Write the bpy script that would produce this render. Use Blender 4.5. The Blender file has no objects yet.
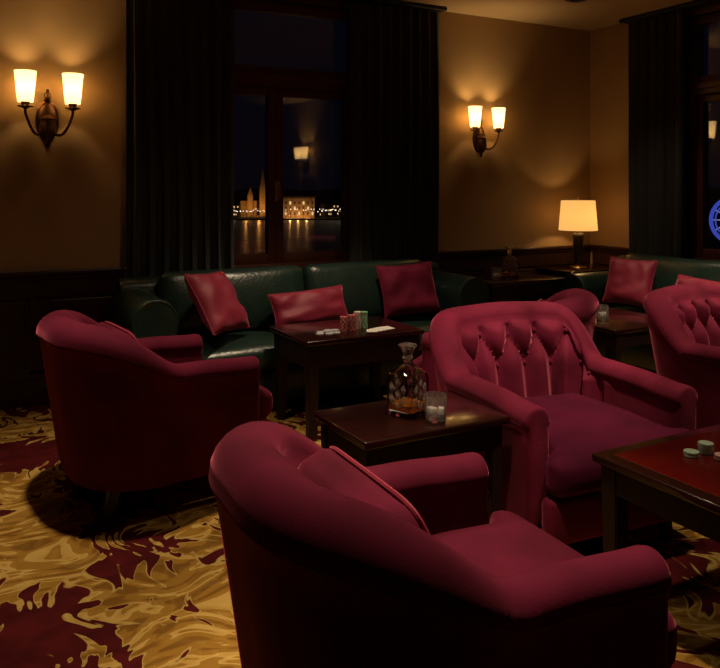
import bpy, bmesh, math, random
from mathutils import Vector, Matrix, noise as mnoise
random.seed(7)
PI = math.pi
C = bpy.context.scene.collection
SC = bpy.context.scene

# ------------------------------------------------------------------ materials
def nodes_of(name):
    m = bpy.data.materials.new(name); m.use_nodes = True
    nt = m.node_tree
    for n in list(nt.nodes): nt.nodes.remove(n)
    out = nt.nodes.new('ShaderNodeOutputMaterial')
    return m, nt, out
def N(nt, t, **kw):
    n = nt.nodes.new(t)
    for k, v in kw.items():
        if k in n.inputs: n.inputs[k].default_value = v
        else: setattr(n, k, v)
    return n
def L(nt, a, b): nt.links.new(a, b)
def ramp(nt, fac, stops, interp='LINEAR'):
    r = nt.nodes.new('ShaderNodeValToRGB'); r.color_ramp.interpolation = interp
    cr = r.color_ramp
    while len(cr.elements) > 1: cr.elements.remove(cr.elements[-1])
    cr.elements[0].position = stops[0][0]; cr.elements[0].color = (*stops[0][1], 1)
    for p, c in stops[1:]:
        e = cr.elements.new(p); e.color = (*c, 1)
    L(nt, fac, r.inputs['Fac'])
    return r.outputs['Color']
def coords(nt, scale=(1, 1, 1)):
    tc = N(nt, 'ShaderNodeTexCoord'); mp = N(nt, 'ShaderNodeMapping')
    mp.inputs['Scale'].default_value = scale
    L(nt, tc.outputs['Object'], mp.inputs['Vector'])
    return mp.outputs['Vector']
def simple(name, c1, c2=None, rough=.5, nscale=8, bump=0., bscale=60, metallic=0., coat=0., sheen=0., sheen_tint=(1, 1, 1), sheen_rough=.35, stretch=(1, 1, 1), spec=.5, detail=3):
    m, nt, out = nodes_of(name)
    b = N(nt, 'ShaderNodeBsdfPrincipled')
    b.inputs['Roughness'].default_value = rough; b.inputs['Metallic'].default_value = metallic
    b.inputs['Coat Weight'].default_value = coat; b.inputs['Coat Roughness'].default_value = .08
    b.inputs['Specular IOR Level'].default_value = spec
    if sheen:
        b.inputs['Sheen Weight'].default_value = sheen; b.inputs['Sheen Tint'].default_value = (*sheen_tint, 1)
        b.inputs['Sheen Roughness'].default_value = sheen_rough
    v = coords(nt, stretch)
    n = N(nt, 'ShaderNodeTexNoise'); n.inputs['Scale'].default_value = nscale; n.inputs['Detail'].default_value = detail
    L(nt, v, n.inputs['Vector'])
    L(nt, ramp(nt, n.outputs['Fac'], [(.3, c1), (.7, c2 or c1)]), b.inputs['Base Color'])
    if bump:
        n2 = N(nt, 'ShaderNodeTexNoise'); n2.inputs['Scale'].default_value = bscale; n2.inputs['Detail'].default_value = 3
        L(nt, v, n2.inputs['Vector'])
        bp = N(nt, 'ShaderNodeBump'); bp.inputs['Strength'].default_value = bump; bp.inputs['Distance'].default_value = .01
        L(nt, n2.outputs['Fac'], bp.inputs['Height']); L(nt, bp.outputs['Normal'], b.inputs['Normal'])
    L(nt, b.outputs['BSDF'], out.inputs['Surface'])
    return m

VELVET = simple('burgundy_velvet', (.065, .004, .014), (.145, .010, .036), rough=.85, nscale=3.5, bump=.08, bscale=140, sheen=.6, sheen_tint=(1., .2, .32), sheen_rough=.32, spec=.12)
VELVET_RED = simple('wine_velvet', (.085, .004, .017), (.20, .013, .046), rough=.8, nscale=4.5, bump=.1, bscale=140, sheen=.6, sheen_tint=(1., .22, .34), sheen_rough=.35, spec=.15)
SATIN = simple('crimson_satin', (.23, .011, .035), (.30, .017, .050), rough=.58, nscale=9, bump=.12, bscale=120, sheen=.6, sheen_tint=(1., .35, .45), spec=.5)
SEAT_VELVET = simple('seat_velvet', (.050, .003, .016), (.085, .005, .026), rough=.85, nscale=5, bump=.08, bscale=140, sheen=.3, sheen_tint=(1., .2, .4), spec=.1)  # darker velvet with less sheen, for the tufted chairs' seat cushions
MAHOGM = simple('mahogany_matt', (.010, .003, .002), (.020, .006, .004), rough=.5, nscale=5, stretch=(9, 9, 1), spec=.3)
LEATHER = simple('green_leather', (.011, .026, .020), (.017, .037, .028), rough=.30, nscale=10, bump=.22, bscale=55, spec=.55)
MAHOG = simple('dark_mahogany', (.012, .0028, .002), (.024, .005, .0035), rough=.22, nscale=5, stretch=(1, 9, 9), coat=.35, spec=.45)
WOODRED = simple('red_mahogany', (.10, .005, .003), (.14, .008, .004), rough=.2, nscale=4, stretch=(1, 8, 8), coat=.3, spec=.4)
WAINS = simple('wainscot_wood', (.030, .010, .008), (.048, .016, .012), rough=.36, nscale=4, stretch=(8, 8, 1), spec=.35)
FRAMEW = simple('window_wood', (.085, .022, .012), (.11, .03, .016), rough=.42, nscale=5, stretch=(8, 8, 1))
LEGW = simple('black_wood', (.006, .003, .002), (.012, .005, .003), rough=.35, nscale=8)
BRONZE = simple('aged_bronze', (.10, .045, .022), (.16, .075, .035), rough=.38, metallic=.9, nscale=20)
STEEL = simple('brushed_pewter', (.20, .17, .14), (.26, .22, .18), rough=.32, metallic=.9, nscale=30, stretch=(1, 1, .1))
BRASS = simple('warm_brass', (.45, .28, .10), (.55, .34, .13), rough=.3, metallic=.95, nscale=20)
CURTAIN = simple('curtain_velvet', (.062, .062, .053), (.080, .079, .067), rough=.85, nscale=6, stretch=(6, 6, .6), sheen=.25, sheen_tint=(.7, .75, .7), spec=.1, bump=.1, bscale=90)
CEIL = simple('ceiling_paint', (.42, .29, .16), (.46, .32, .18), rough=.9, nscale=1.5, spec=.1)
WALLM = simple('tan_wallpaper', (.40, .25, .115), (.45, .285, .135), rough=.75, nscale=2.0, bump=.06, bscale=220, spec=.2)
BLACKM = simple('black_metal', (.01, .009, .008), (.015, .013, .011), rough=.5, nscale=10)
CARD = simple('card_paper', (.78, .74, .66), (.82, .79, .72), rough=.55, nscale=30)
CHIPW = simple('chip_white', (.70, .66, .58), (.75, .71, .64), rough=.45, nscale=30)
CHIPR = simple('chip_red', (.55, .035, .06), (.62, .05, .07), rough=.45, nscale=30)
CHIPG = simple('chip_green', (.10, .42, .20), (.13, .48, .24), rough=.45, nscale=30)
CHIPM = simple('chip_mint', (.42, .66, .50), (.48, .70, .56), rough=.45, nscale=30)
CHIPP = simple('chip_pink', (.70, .40, .36), (.74, .45, .40), rough=.45, nscale=30)
CHIPB = simple('chip_grey', (.40, .38, .42), (.46, .44, .48), rough=.45, nscale=30)
CHIPK = simple('chip_black', (.02, .02, .02), (.03, .03, .03), rough=.45, nscale=30)
HOUSEM = simple('night_stone', (.10, .09, .08), (.14, .12, .10), rough=.9, nscale=.2)
STONE = simple('pale_stone', (.48, .37, .24), (.58, .46, .30), rough=.9, nscale=.4)
HILLM = simple('hill_dark', (.006, .008, .006), (.012, .014, .010), rough=1, nscale=.02)
ICE = simple('ice', (.55, .50, .46), (.75, .70, .66), rough=.25, nscale=20)

def emit(name, col, strength):
    m, nt, out = nodes_of(name)
    e = N(nt, 'ShaderNodeEmission'); e.inputs['Color'].default_value = (*col, 1); e.inputs['Strength'].default_value = strength
    L(nt, e.outputs[0], out.inputs['Surface']); return m
def shade_mat(name, col, strength, tcol):
    """frosted lamp shade: glows and lets the bulb shine through"""
    m, nt, out = nodes_of(name)
    e = N(nt, 'ShaderNodeEmission'); e.inputs['Color'].default_value = (*col, 1); e.inputs['Strength'].default_value = strength
    t = N(nt, 'ShaderNodeBsdfTranslucent'); t.inputs['Color'].default_value = (*tcol, 1)
    a = N(nt, 'ShaderNodeAddShader'); L(nt, e.outputs[0], a.inputs[0]); L(nt, t.outputs[0], a.inputs[1])
    L(nt, a.outputs[0], out.inputs['Surface']); return m
SHADE = shade_mat('frosted_shade', (1., .66, .27), 1.9, (.30, .25, .16))
LAMPSHADE = shade_mat('linen_lampshade', (1., .56, .17), .62, (.32, .23, .11))
LAMPW = emit('street_light', (1., .86, .70), 4)
WINLIT = emit('lit_window', (1., .62, .25), 1.2)
BLUEL = emit('blue_light', (.08, .13, .9), .55)
WHITEL = emit('white_light', (.75, .75, 1.), .5)

def glass_mat(name, col, rough=0., ior=1.45):
    m, nt, out = nodes_of(name)
    g = N(nt, 'ShaderNodeBsdfGlass'); g.inputs['Color'].default_value = (*col, 1); g.inputs['Roughness'].default_value = rough; g.inputs['IOR'].default_value = ior
    L(nt, g.outputs[0], out.inputs['Surface']); return m
GLASS = glass_mat('clear_crystal', (.96, .97, .97))
WHISKY = glass_mat('whisky', (.95, .48, .12), 0, 1.33)
def cut_glass():
    m, nt, out = nodes_of('cut_crystal')
    g = N(nt, 'ShaderNodeBsdfGlass'); g.inputs['Color'].default_value = (.96, .97, .97, 1); g.inputs['Roughness'].default_value = .05; g.inputs['IOR'].default_value = 1.5
    d = N(nt, 'ShaderNodeBsdfDiffuse'); d.inputs['Color'].default_value = (.75, .68, .62, 1)
    mx = N(nt, 'ShaderNodeMixShader'); mx.inputs[0].default_value = .10
    L(nt, g.outputs[0], mx.inputs[1]); L(nt, d.outputs[0], mx.inputs[2]); L(nt, mx.outputs[0], out.inputs['Surface']); return m
CUTGLASS = cut_glass()
def whisky_mat():
    m, nt, out = nodes_of('amber_whisky')
    g = N(nt, 'ShaderNodeBsdfGlass'); g.inputs['Color'].default_value = (.98, .55, .16, 1); g.inputs['IOR'].default_value = 1.33
    d = N(nt, 'ShaderNodeBsdfDiffuse'); d.inputs['Color'].default_value = (.85, .30, .04, 1)
    mx = N(nt, 'ShaderNodeMixShader'); mx.inputs[0].default_value = .35
    L(nt, g.outputs[0], mx.inputs[1]); L(nt, d.outputs[0], mx.inputs[2]); L(nt, mx.outputs[0], out.inputs['Surface']); return m
WHISKY = whisky_mat()
def pane_mat():
    m, nt, out = nodes_of('window_glass')
    t = N(nt, 'ShaderNodeBsdfTransparent'); t.inputs['Color'].default_value = (.93, .94, .95, 1)
    g = N(nt, 'ShaderNodeBsdfGlossy'); g.inputs['Roughness'].default_value = 0.02
    f = N(nt, 'ShaderNodeFresnel'); geo = N(nt, 'ShaderNodeNewGeometry'); mr = N(nt, 'ShaderNodeMapRange'); mr.inputs[3].default_value = 1.8; mr.inputs[4].default_value = 1 / 1.8
    L(nt, geo.outputs['Backfacing'], mr.inputs[0]); L(nt, mr.outputs[0], f.inputs['IOR'])
    mx = N(nt, 'ShaderNodeMixShader'); L(nt, f.outputs[0], mx.inputs[0]); L(nt, t.outputs[0], mx.inputs[1]); L(nt, g.outputs[0], mx.inputs[2])
    L(nt, mx.outputs[0], out.inputs['Surface']); return m
PANE = pane_mat()
def water_mat():
    m, nt, out = nodes_of('river_water')
    b = N(nt, 'ShaderNodeBsdfPrincipled'); b.inputs['Base Color'].default_value = (.004, .006, .008, 1); b.inputs['Roughness'].default_value = .3; b.inputs['Specular IOR Level'].default_value = .22
    n = N(nt, 'ShaderNodeTexNoise'); n.inputs['Scale'].default_value = .12; n.inputs['Detail'].default_value = 3
    L(nt, coords(nt, (1, 1, 1)), n.inputs['Vector'])
    bp = N(nt, 'ShaderNodeBump'); bp.inputs['Strength'].default_value = .25; bp.inputs['Distance'].default_value = 1.2
    L(nt, n.outputs['Fac'], bp.inputs['Height']); L(nt, bp.outputs['Normal'], b.inputs['Normal'])
    L(nt, b.outputs[0], out.inputs['Surface']); return m
WATER = water_mat()

def carpet_mat():
    m, nt, out = nodes_of('floral_carpet')
    b = N(nt, 'ShaderNodeBsdfPrincipled'); b.inputs['Roughness'].default_value = .95; b.inputs['Specular IOR Level'].default_value = .08
    v = coords(nt)
    def math_(op, a, bb=None):
        n = N(nt, 'ShaderNodeMath', operation=op)
        for i, x in enumerate((a, bb)):
            if x is None: continue
            if isinstance(x, (int, float)): n.inputs[i].default_value = x
            else: L(nt, x, n.inputs[i])
        return n.outputs[0]
    def nz(scale, det, dist, off):
        mp = N(nt, 'ShaderNodeMapping'); mp.inputs['Location'].default_value = off; L(nt, v, mp.inputs['Vector'])
        n = N(nt, 'ShaderNodeTexNoise'); n.inputs['Scale'].default_value = scale; n.inputs['Detail'].default_value = det; n.inputs['Distortion'].default_value = dist
        L(nt, mp.outputs[0], n.inputs['Vector']); return n.outputs['Fac']
    def mixc(f, a, bb):
        n = N(nt, 'ShaderNodeMix', data_type='RGBA'); L(nt, f, n.inputs[0])
        for i, x in ((6, a), (7, bb)):
            if isinstance(x, tuple): n.inputs[i].default_value = (*x, 1)
            else: L(nt, x, n.inputs[i])
        return n.outputs[2]
    # curling acanthus bands: contour lines of a strongly distorted noise
    n1 = nz(5.0, 1.6, 1.3, (3.1, 1.7, .3))
    band = math_('FRACT', math_('MULTIPLY', n1, 4.5))
    scroll = ramp(nt, band, [(0, (.34, .175, .026)), (.34, (.36, .19, .030)), (.44, (.46, .27, .055)), (.62, (.50, .30, .066)), (.71, (.22, .10, .016)), (.78, (.33, .165, .025)), (1, (.34, .175, .026))])
    def vor(scale, off, amt):
        mp = N(nt, 'ShaderNodeMapping'); mp.inputs['Location'].default_value = off; L(nt, v, mp.inputs['Vector'])
        wn = N(nt, 'ShaderNodeTexNoise'); wn.inputs['Scale'].default_value = scale * .55; wn.inputs['Detail'].default_value = 1
        L(nt, mp.outputs[0], wn.inputs['Vector'])
        vm = N(nt, 'ShaderNodeVectorMath', operation='MULTIPLY_ADD'); L(nt, wn.outputs['Color'], vm.inputs[0]); vm.inputs[1].default_value = (amt, amt, 0); L(nt, mp.outputs[0], vm.inputs[2])
        vo = N(nt, 'ShaderNodeTexVoronoi'); vo.inputs['Scale'].default_value = scale; L(nt, vm.outputs[0], vo.inputs['Vector'])
        return vo
    vo = vor(9.0, (2.2, 8.1, 0), .40)
    leaf = ramp(nt, vo.outputs['Distance'], [(0, (.60, .40, .11)), (.34, (.52, .32, .075)), (.40, (.20, .09, .014)), (.45, (.33, .165, .025)), (1, (.34, .175, .026))])
    sp = N(nt, 'ShaderNodeSeparateColor'); L(nt, vo.outputs['Color'], sp.inputs[0])
    pick = ramp(nt, sp.outputs[0], [(.5, (0, 0, 0)), (.51, (1, 1, 1))])
    scroll = mixc(pick, scroll, leaf)
    # maroon grounds with scroll leaves cutting into them
    n2 = nz(1.7, 0, .5, (7.3, 2.9, 1.1))
    # curling brush-like leaf strokes: noise stretched along strongly bent coordinates
    def strokes(freq, amt, sx, sy, off, det=1.0):
        mp = N(nt, 'ShaderNodeMapping'); mp.inputs['Location'].default_value = off; L(nt, v, mp.inputs['Vector'])
        wn = N(nt, 'ShaderNodeTexNoise'); wn.inputs['Scale'].default_value = freq; wn.inputs['Detail'].default_value = 0
        L(nt, mp.outputs[0], wn.inputs['Vector'])
        vm = N(nt, 'ShaderNodeVectorMath', operation='MULTIPLY_ADD'); L(nt, wn.outputs['Color'], vm.inputs[0]); vm.inputs[1].default_value = (amt, amt, 0); L(nt, mp.outputs[0], vm.inputs[2])
        m2 = N(nt, 'ShaderNodeMapping'); m2.inputs['Scale'].default_value = (sx, sy, 1); L(nt, vm.outputs[0], m2.inputs['Vector'])
        n = N(nt, 'ShaderNodeTexNoise'); n.inputs['Scale'].default_value = 1; n.inputs['Detail'].default_value = det; L(nt, m2.outputs[0], n.inputs['Vector'])
        return n.outputs['Fac']
    st1 = strokes(4.0, .30, 7.5, 17., (1.3, 4.4, 0)); n3 = strokes(4.2, .28, 18., 7.5, (5.3, .4, 0), 1.5)
    tone = ramp(nt, st1, [(0, (.13, .055, .010)), (.40, (.20, .090, .014)), (.44, (.34, .175, .026)), (.545, (.36, .19, .030)), (.562, (.64, .43, .13)), (.66, (.54, .34, .08)), (.675, (.28, .14, .02)), (.72, (.40, .22, .04))])
    wv = N(nt, 'ShaderNodeValue'); wv.outputs[0].default_value = .8
    scroll = mixc(wv.outputs[0], scroll, tone)
    mask = math_('MULTIPLY', math_('ADD', n2, math_('MULTIPLY', n3, 1.1)), .5)
    mk = ramp(nt, mask, [(.548, (0, 0, 0)), (.554, (1, 1, 1))])
    n4 = nz(9, 2, .5, (1, 1, 1))
    mar = ramp(nt, n4, [(.35, (.060, .006, .007)), (.7, (.105, .010, .011))])
    col = mixc(mk, scroll, mar)
    edge = ramp(nt, mask, [(.525, (0, 0, 0)), (.538, (1, 1, 1)), (.545, (1, 1, 1)), (.55, (0, 0, 0))])
    col = mixc(edge, col, (.52, .35, .10))
    L(nt, col, b.inputs['Base Color'])
    n5 = N(nt, 'ShaderNodeTexNoise'); n5.inputs['Scale'].default_value = 350; L(nt, v, n5.inputs['Vector'])
    bp = N(nt, 'ShaderNodeBump'); bp.inputs['Strength'].default_value = .5; bp.inputs['Distance'].default_value = .004
    L(nt, n5.outputs['Fac'], bp.inputs['Height']); L(nt, bp.outputs['Normal'], b.inputs['Normal'])
    L(nt, b.outputs[0], out.inputs['Surface']); return m
CARPET = carpet_mat()

# ------------------------------------------------------------------ object helpers
def link(o, parent=None):
    C.objects.link(o)
    if parent: o.parent = parent
    return o
def mesh_obj(name, V, F, mat, parent=None, smooth=True, angle=40, mat2=None, f2=()):
    me = bpy.data.meshes.new(name); me.from_pydata([tuple(v) for v in V], [], F); me.validate(); me.update()
    return finish(name, me, mat, parent, smooth, angle, mat2, f2)
def finish(name, me, mat, parent, smooth=True, angle=40, mat2=None, f2=()):
    bm = bmesh.new(); bm.from_mesh(me); bmesh.ops.recalc_face_normals(bm, faces=bm.faces)
    if smooth:
        for f in bm.faces: f.smooth = True
        for e in bm.edges:
            e.smooth = not (len(e.link_faces) == 2 and e.calc_face_angle(0) > math.radians(angle))
    bm.to_mesh(me); bm.free()
    me.materials.append(mat)
    if mat2:
        me.materials.append(mat2)
        for i in f2:
            if i < len(me.polygons): me.polygons[i].material_index = 1
    return link(bpy.data.objects.new(name, me), parent)
class MB:
    """collects shapes into one mesh"""
    def __init__(s): s.bm = bmesh.new()
    def box(s, x0, x1, y0, y1, z0, z1, bev=0., seg=2, mtx=None):
        r = bmesh.ops.create_cube(s.bm, size=1)
        vs = r['verts']
        for v in vs: v.co = Vector(((x0 + x1) / 2 + v.co.x * (x1 - x0), (y0 + y1) / 2 + v.co.y * (y1 - y0), (z0 + z1) / 2 + v.co.z * (z1 - z0)))
        if bev:
            es = list({e for v in vs for e in v.link_edges})
            g = bmesh.ops.bevel(s.bm, geom=es, offset=bev, segments=seg, affect='EDGES', profile=.5)
            vs = list({v for v in g['verts']} | {v for v in vs if v.is_valid})
        if mtx is not None:
            for v in vs: v.co = mtx @ v.co
        return s
    def lathe(s, prof, n=24, o=(0, 0, 0), phase=0., closed=False):
        rings = []
        for r, z in prof:
            if r < 1e-6: rings.append([s.bm.verts.new((o[0], o[1], o[2] + z))])
            else: rings.append([s.bm.verts.new((o[0] + r * math.cos(2 * PI * i / n + phase), o[1] + r * math.sin(2 * PI * i / n + phase), o[2] + z)) for i in range(n)])
        prs = list(zip(rings, rings[1:])) + ([(rings[-1], rings[0])] if closed else [])
        for a, b in prs:
            for i in range(n):
                j = (i + 1) % n
                if len(a) == 1 and len(b) == 1: continue
                if len(a) == 1: s.bm.faces.new((a[0], b[j], b[i]))
                elif len(b) == 1: s.bm.faces.new((a[i], a[j], b[0]))
                else: s.bm.faces.new((a[i], a[j], b[j], b[i]))
        return s
    def tube(s, pts, r, n=8, closed=False):
        pts = [Vector(p) for p in pts]; k = len(pts)
        rr = r if isinstance(r, (list, tuple)) else [r] * k
        rings = []; up = Vector((0, 0, 1)); prev = None
        for i, p in enumerate(pts):
            if closed: t = pts[(i + 1) % k] - pts[i - 1]
            else: t = pts[min(i + 1, k - 1)] - pts[max(i - 1, 0)]
            t.normalize()
            if prev is None:
                a = t.cross(up)
                if a.length < 1e-3: a = t.cross(Vector((1, 0, 0)))
            else: a = prev - t * prev.dot(t)
            a.normalize(); prev = a; b = t.cross(a)
            rings.append([s.bm.verts.new(p + (a * math.cos(2 * PI * j / n) + b * math.sin(2 * PI * j / n)) * rr[i]) for j in range(n)])
        for i in range(k if closed else k - 1):
            A, B = rings[i], rings[(i + 1) % k]
            for j in range(n): s.bm.faces.new((A[j], A[(j + 1) % n], B[(j + 1) % n], B[j]))
        if not closed:
            s.bm.faces.new(rings[0][::-1]); s.bm.faces.new(rings[-1])
        return s
    def ball(s, o, r, sc=(1, 1, 1), u=12, v=8):
        g = bmesh.ops.create_uvsphere(s.bm, u_segments=u, v_segments=v, radius=r)
        for w in g['verts']: w.co = Vector((o[0] + w.co.x * sc[0], o[1] + w.co.y * sc[1], o[2] + w.co.z * sc[2]))
        return s
    def build(s, name, mat, parent=None, smooth=True, angle=40, jit=None):
        me = bpy.data.meshes.new(name); s.bm.to_mesh(me); s.bm.free()
        return finish(name, me, mat, parent, smooth, angle)
def tag(o, label, cat, group=None, kind=None):
    o['label'] = label; o['category'] = cat
    if group: o['group'] = group
    if kind: o['kind'] = kind
    return o
def thing(name, label, cat, loc=(0, 0, 0), rz=0., group=None):
    o = bpy.data.objects.new(name, None); o.empty_display_size = .05; C.objects.link(o)
    o.location = loc; o.rotation_euler = (0, 0, rz)
    return tag(o, label, cat, group)
def struct(o, label=None):
    o['kind'] = 'structure'
    if label: o['label'] = label
    return o
def dup(root, loc, rz, label, group=None, cat=None):
    def cp(o, par):
        c = o.copy(); C.objects.link(c)
        if par: c.parent = par
        for ch in list(o.children): cp(ch, c)
        return c
    r = cp(root, None); r.location = loc; r.rotation_euler = (0, 0, rz); r['label'] = label
    if group: r['group'] = group
    if cat: r['category'] = cat
    return r

# ------------------------------------------------------------------ camera
H = 1.4; FPX = 751.
cam = bpy.data.cameras.new('camera'); co = link(bpy.data.objects.new('camera', cam))
cam.sensor_width = 36; cam.lens = 36 * FPX / 720; cam.shift_y = -146 / 720; cam.clip_end = 3000
YAW = math.radians(61.6)
co.location = (0, 0, H); co.rotation_euler = (PI / 2, 0, YAW - PI / 2)
SC.camera = co
SC.view_settings.view_transform = 'Standard'; SC.view_settings.look = 'None'
SC.view_settings.gamma = 1; SC.view_settings.use_curve_mapping = False
SC.view_settings.exposure = 0
try: SC.cycles.use_denoising = True
except Exception: pass
def ray(px): u = (px - 360) / FPX; return (math.cos(YAW) + u * math.sin(YAW), math.sin(YAW) - u * math.cos(YAW))
def far(px, py, t):
    r = ray(px); return Vector((r[0] * t, r[1] * t, H + (188 - py) / FPX * t))

# ------------------------------------------------------------------ room shell
YB, XR, ZC = 5.27, 5.35, 2.90
XL, YF = -2.6, -3.2
o = mesh_obj('floor', [(XL - .1, YF - .1, 0), (XR + .1, YF - .1, 0), (XR + .1, YB + .1, 0), (XL - .1, YB + .1, 0), (XL - .1, YF - .1, -.1), (XR + .1, YF - .1, -.1), (XR + .1, YB + .1, -.1), (XL - .1, YB + .1, -.1)],
             [(0, 1, 2, 3), (7, 6, 5, 4), (0, 4, 5, 1), (1, 5, 6, 2), (2, 6, 7, 3), (3, 7, 4, 0)], CARPET, smooth=False)
struct(o, 'gold and maroon scrolling floral carpet')
struct(MB().box(XL - .2, XR + .2, YF - .2, YB + .2, ZC, ZC + .12).build('ceiling', CEIL, smooth=False), 'warm plain ceiling')
T = .18
W1 = (1.52, 2.86, .76, 2.81)     # window opening in the back wall
W2 = (2.70, 4.20, .76, 2.81)     # window opening in the right wall (y range)
b = MB()
b.box(XL - .1, W1[0], YB, YB + T, -.1, ZC + .05); b.box(W1[1], XR + T, YB, YB + T, -.1, ZC + .05)
b.box(W1[0], W1[1], YB, YB + T, -.1, W1[2]); b.box(W1[0], W1[1], YB, YB + T, W1[3], ZC + .05)
struct(b.build('wall_back', WALLM, smooth=False), 'tan wall with the sconces')
b = MB()
b.box(XR, XR + T, YF - .1, W2[0], -.1, ZC + .05); b.box(XR, XR + T, W2[1], YB + T, -.1, ZC + .05)
b.box(XR, XR + T, W2[0], W2[1], -.1, W2[2]); b.box(XR, XR + T, W2[0], W2[1], W2[3], ZC + .05)
struct(b.build('wall_right', WALLM, smooth=False), 'tan wall beyond the table lamp')
struct(MB().box(XL - T, XL, YF - .1, YB + T, -.1, ZC + .05).build('wall_left', WALLM, smooth=False))
struct(MB().box(XL - .1, XR + T, YF - T, YF, -.1, ZC + .05).build('wall_front', WALLM, smooth=False))
# wainscot: panelling with cap, rails, stiles, raised fields, baseboard
def wainscot(name, a0, a1, mt, stile_gap):
    """run along local x, out of the wall = local -y"""
    b = MB()
    b.box(a0, a1, -.012, .0, 0, .84, mtx=mt)
    b.box(a0, a1, -.050, .0, .835, .862, .006, mtx=mt); b.box(a0, a1, -.034, .0, .81, .838, .005, mtx=mt)
    b.box(a0, a1, -.024, .0, .69, .70, mtx=mt); b.box(a0, a1, -.020, .0, .70, .81, mtx=mt)
    b.box(a0, a1, -.020, .0, .17, .225, .004, mtx=mt)
    n = max(1, round((a1 - a0) / stile_gap)); d = (a1 - a0) / n
    for i in range(n + 1):
        x = a0 + i * d; b.box(max(a0, x - .05), min(a1, x + .05), -.020, 0, .2, .70, .003, mtx=mt)
    for i in range(n):
        x0 = a0 + i * d + .05; x1 = a0 + (i + 1) * d - .05
        b.box(x0 + .02, x1 - .02, -.017, 0, .245, .67, .006, mtx=mt)
    return b.build(name, WAINS, smooth=False)
MX = Matrix.Translation((0, YB, 0))
o = wainscot('trim_1', XL, W1[0] - .02, MX, .95); struct(o, 'dark wood panelling under the left sconce')
o = wainscot('trim_2', W1[1] + .02, XR - .02, MX, .68); struct(o, 'dark wood panelling under the right sconce')
MR = Matrix.Translation((XR, 0, 0)) @ Matrix.Rotation(-PI / 2, 4, 'Z')
o = wainscot('trim_3', -(YB - .05), -(W2[1] + .02), MR, .65); struct(o, 'dark wood panelling beside the corner lamp')
struct(MB().box(XL, XR - .03, YB - .032, YB, 0, .125, .006).box(XL, XR - .03, YB - .022, YB, .12, .145, .004).build('baseboard_back', WAINS, smooth=False))
struct(MB().box(XR - .032, XR, YF, YB - .03, 0, .125, .006).build('baseboard_right', WAINS, smooth=False))

# windows (local: opening in x,z ; room side -y)
def window(name, w0, w1, z0, z1, mt, label):
    root = bpy.data.objects.new(name, None); C.objects.link(root); root.matrix_world = mt
    struct(root, label)
    fw = .07; zt = 2.235; md = (w0 + w1) / 2 - .045
    b = MB(); b.box(w0, w0 + fw, .02, .13, z0, z1, .006); b.box(w1 - fw, w1, .02, .13, z0, z1, .006)
    b.box(w0, w1, .02, .13, z1 - fw, z1, .006); b.box(w0, w1, .02, .13, z0, z0 + fw, .006)
    b.build('frame', FRAMEW, root, angle=30)
    MB().box(w0 + fw, w1 - fw, .005, .125, zt - .075, zt + .075, .01).box(w0 + fw, w1 - fw, -.012, .02, zt - .03, zt + .03, .008).build('transom', FRAMEW, root, angle=30)
    for (s0, s1) in ((w0 + fw, md), (md, w1 - fw)):
        b = MB(); g = .062
        b.box(s0, s0 + g, .035, .105, z0 + fw, zt - .075, .006); b.box(s1 - g, s1, .035, .105, z0 + fw, zt - .075, .006)
        b.box(s0 + g, s1 - g, .035, .105, z0 + fw, z0 + fw + .075, .006); b.box(s0 + g, s1 - g, .035, .105, zt - .137, zt - .075, .006)
        s = b.build('sash', FRAMEW, root, angle=30)
        MB().box(s0 + g - .004, s1 - g + .004, .066, .07, z0 + fw + .07, zt - .13).build('pane', PANE, s, smooth=False)
    MB().box(w0 + fw - .004, w1 - fw + .004, .066, .07, zt + .07, z1 - fw + .004).build('pane', PANE, root, smooth=False)
    MB().box(md - .014, md + .014, .02, .037, 1.30, 1.46, .005).tube([(md, .03, 1.45), (md, -.012, 1.45), (md + .004, -.02, 1.435), (md + .008, -.02, 1.35), (md + .008, -.018, 1.32)], [.008, .008, .009, .009, .006]).build('handle', BRASS, root)
    MB().box(w0 - .05, w1 + .05, -.028, .02, z0 - .035, z0, .008).build('sill', FRAMEW, root, angle=30)
    MB().box(w0 - .09, w0, -.022, .03, z0, z1 + .09, .006).box(w1, w1 + .09, -.022, .03, z0, z1 + .09, .006).box(w0 - .001, w1 + .001, -.022, .03, z1, z1 + .09, .006).build('casing', FRAMEW, root, angle=30)
    return root
window('window_1', W1[0], W1[1], W1[2], W1[3], Matrix.Translation((0, YB, 0)), 'dark wood casement window behind the long sofa, open to the night river view')
window('window_2', -W2[1], -W2[0], W2[2], W2[3], MR, 'dark wood window at the picture edge beside the further curtain')

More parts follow.
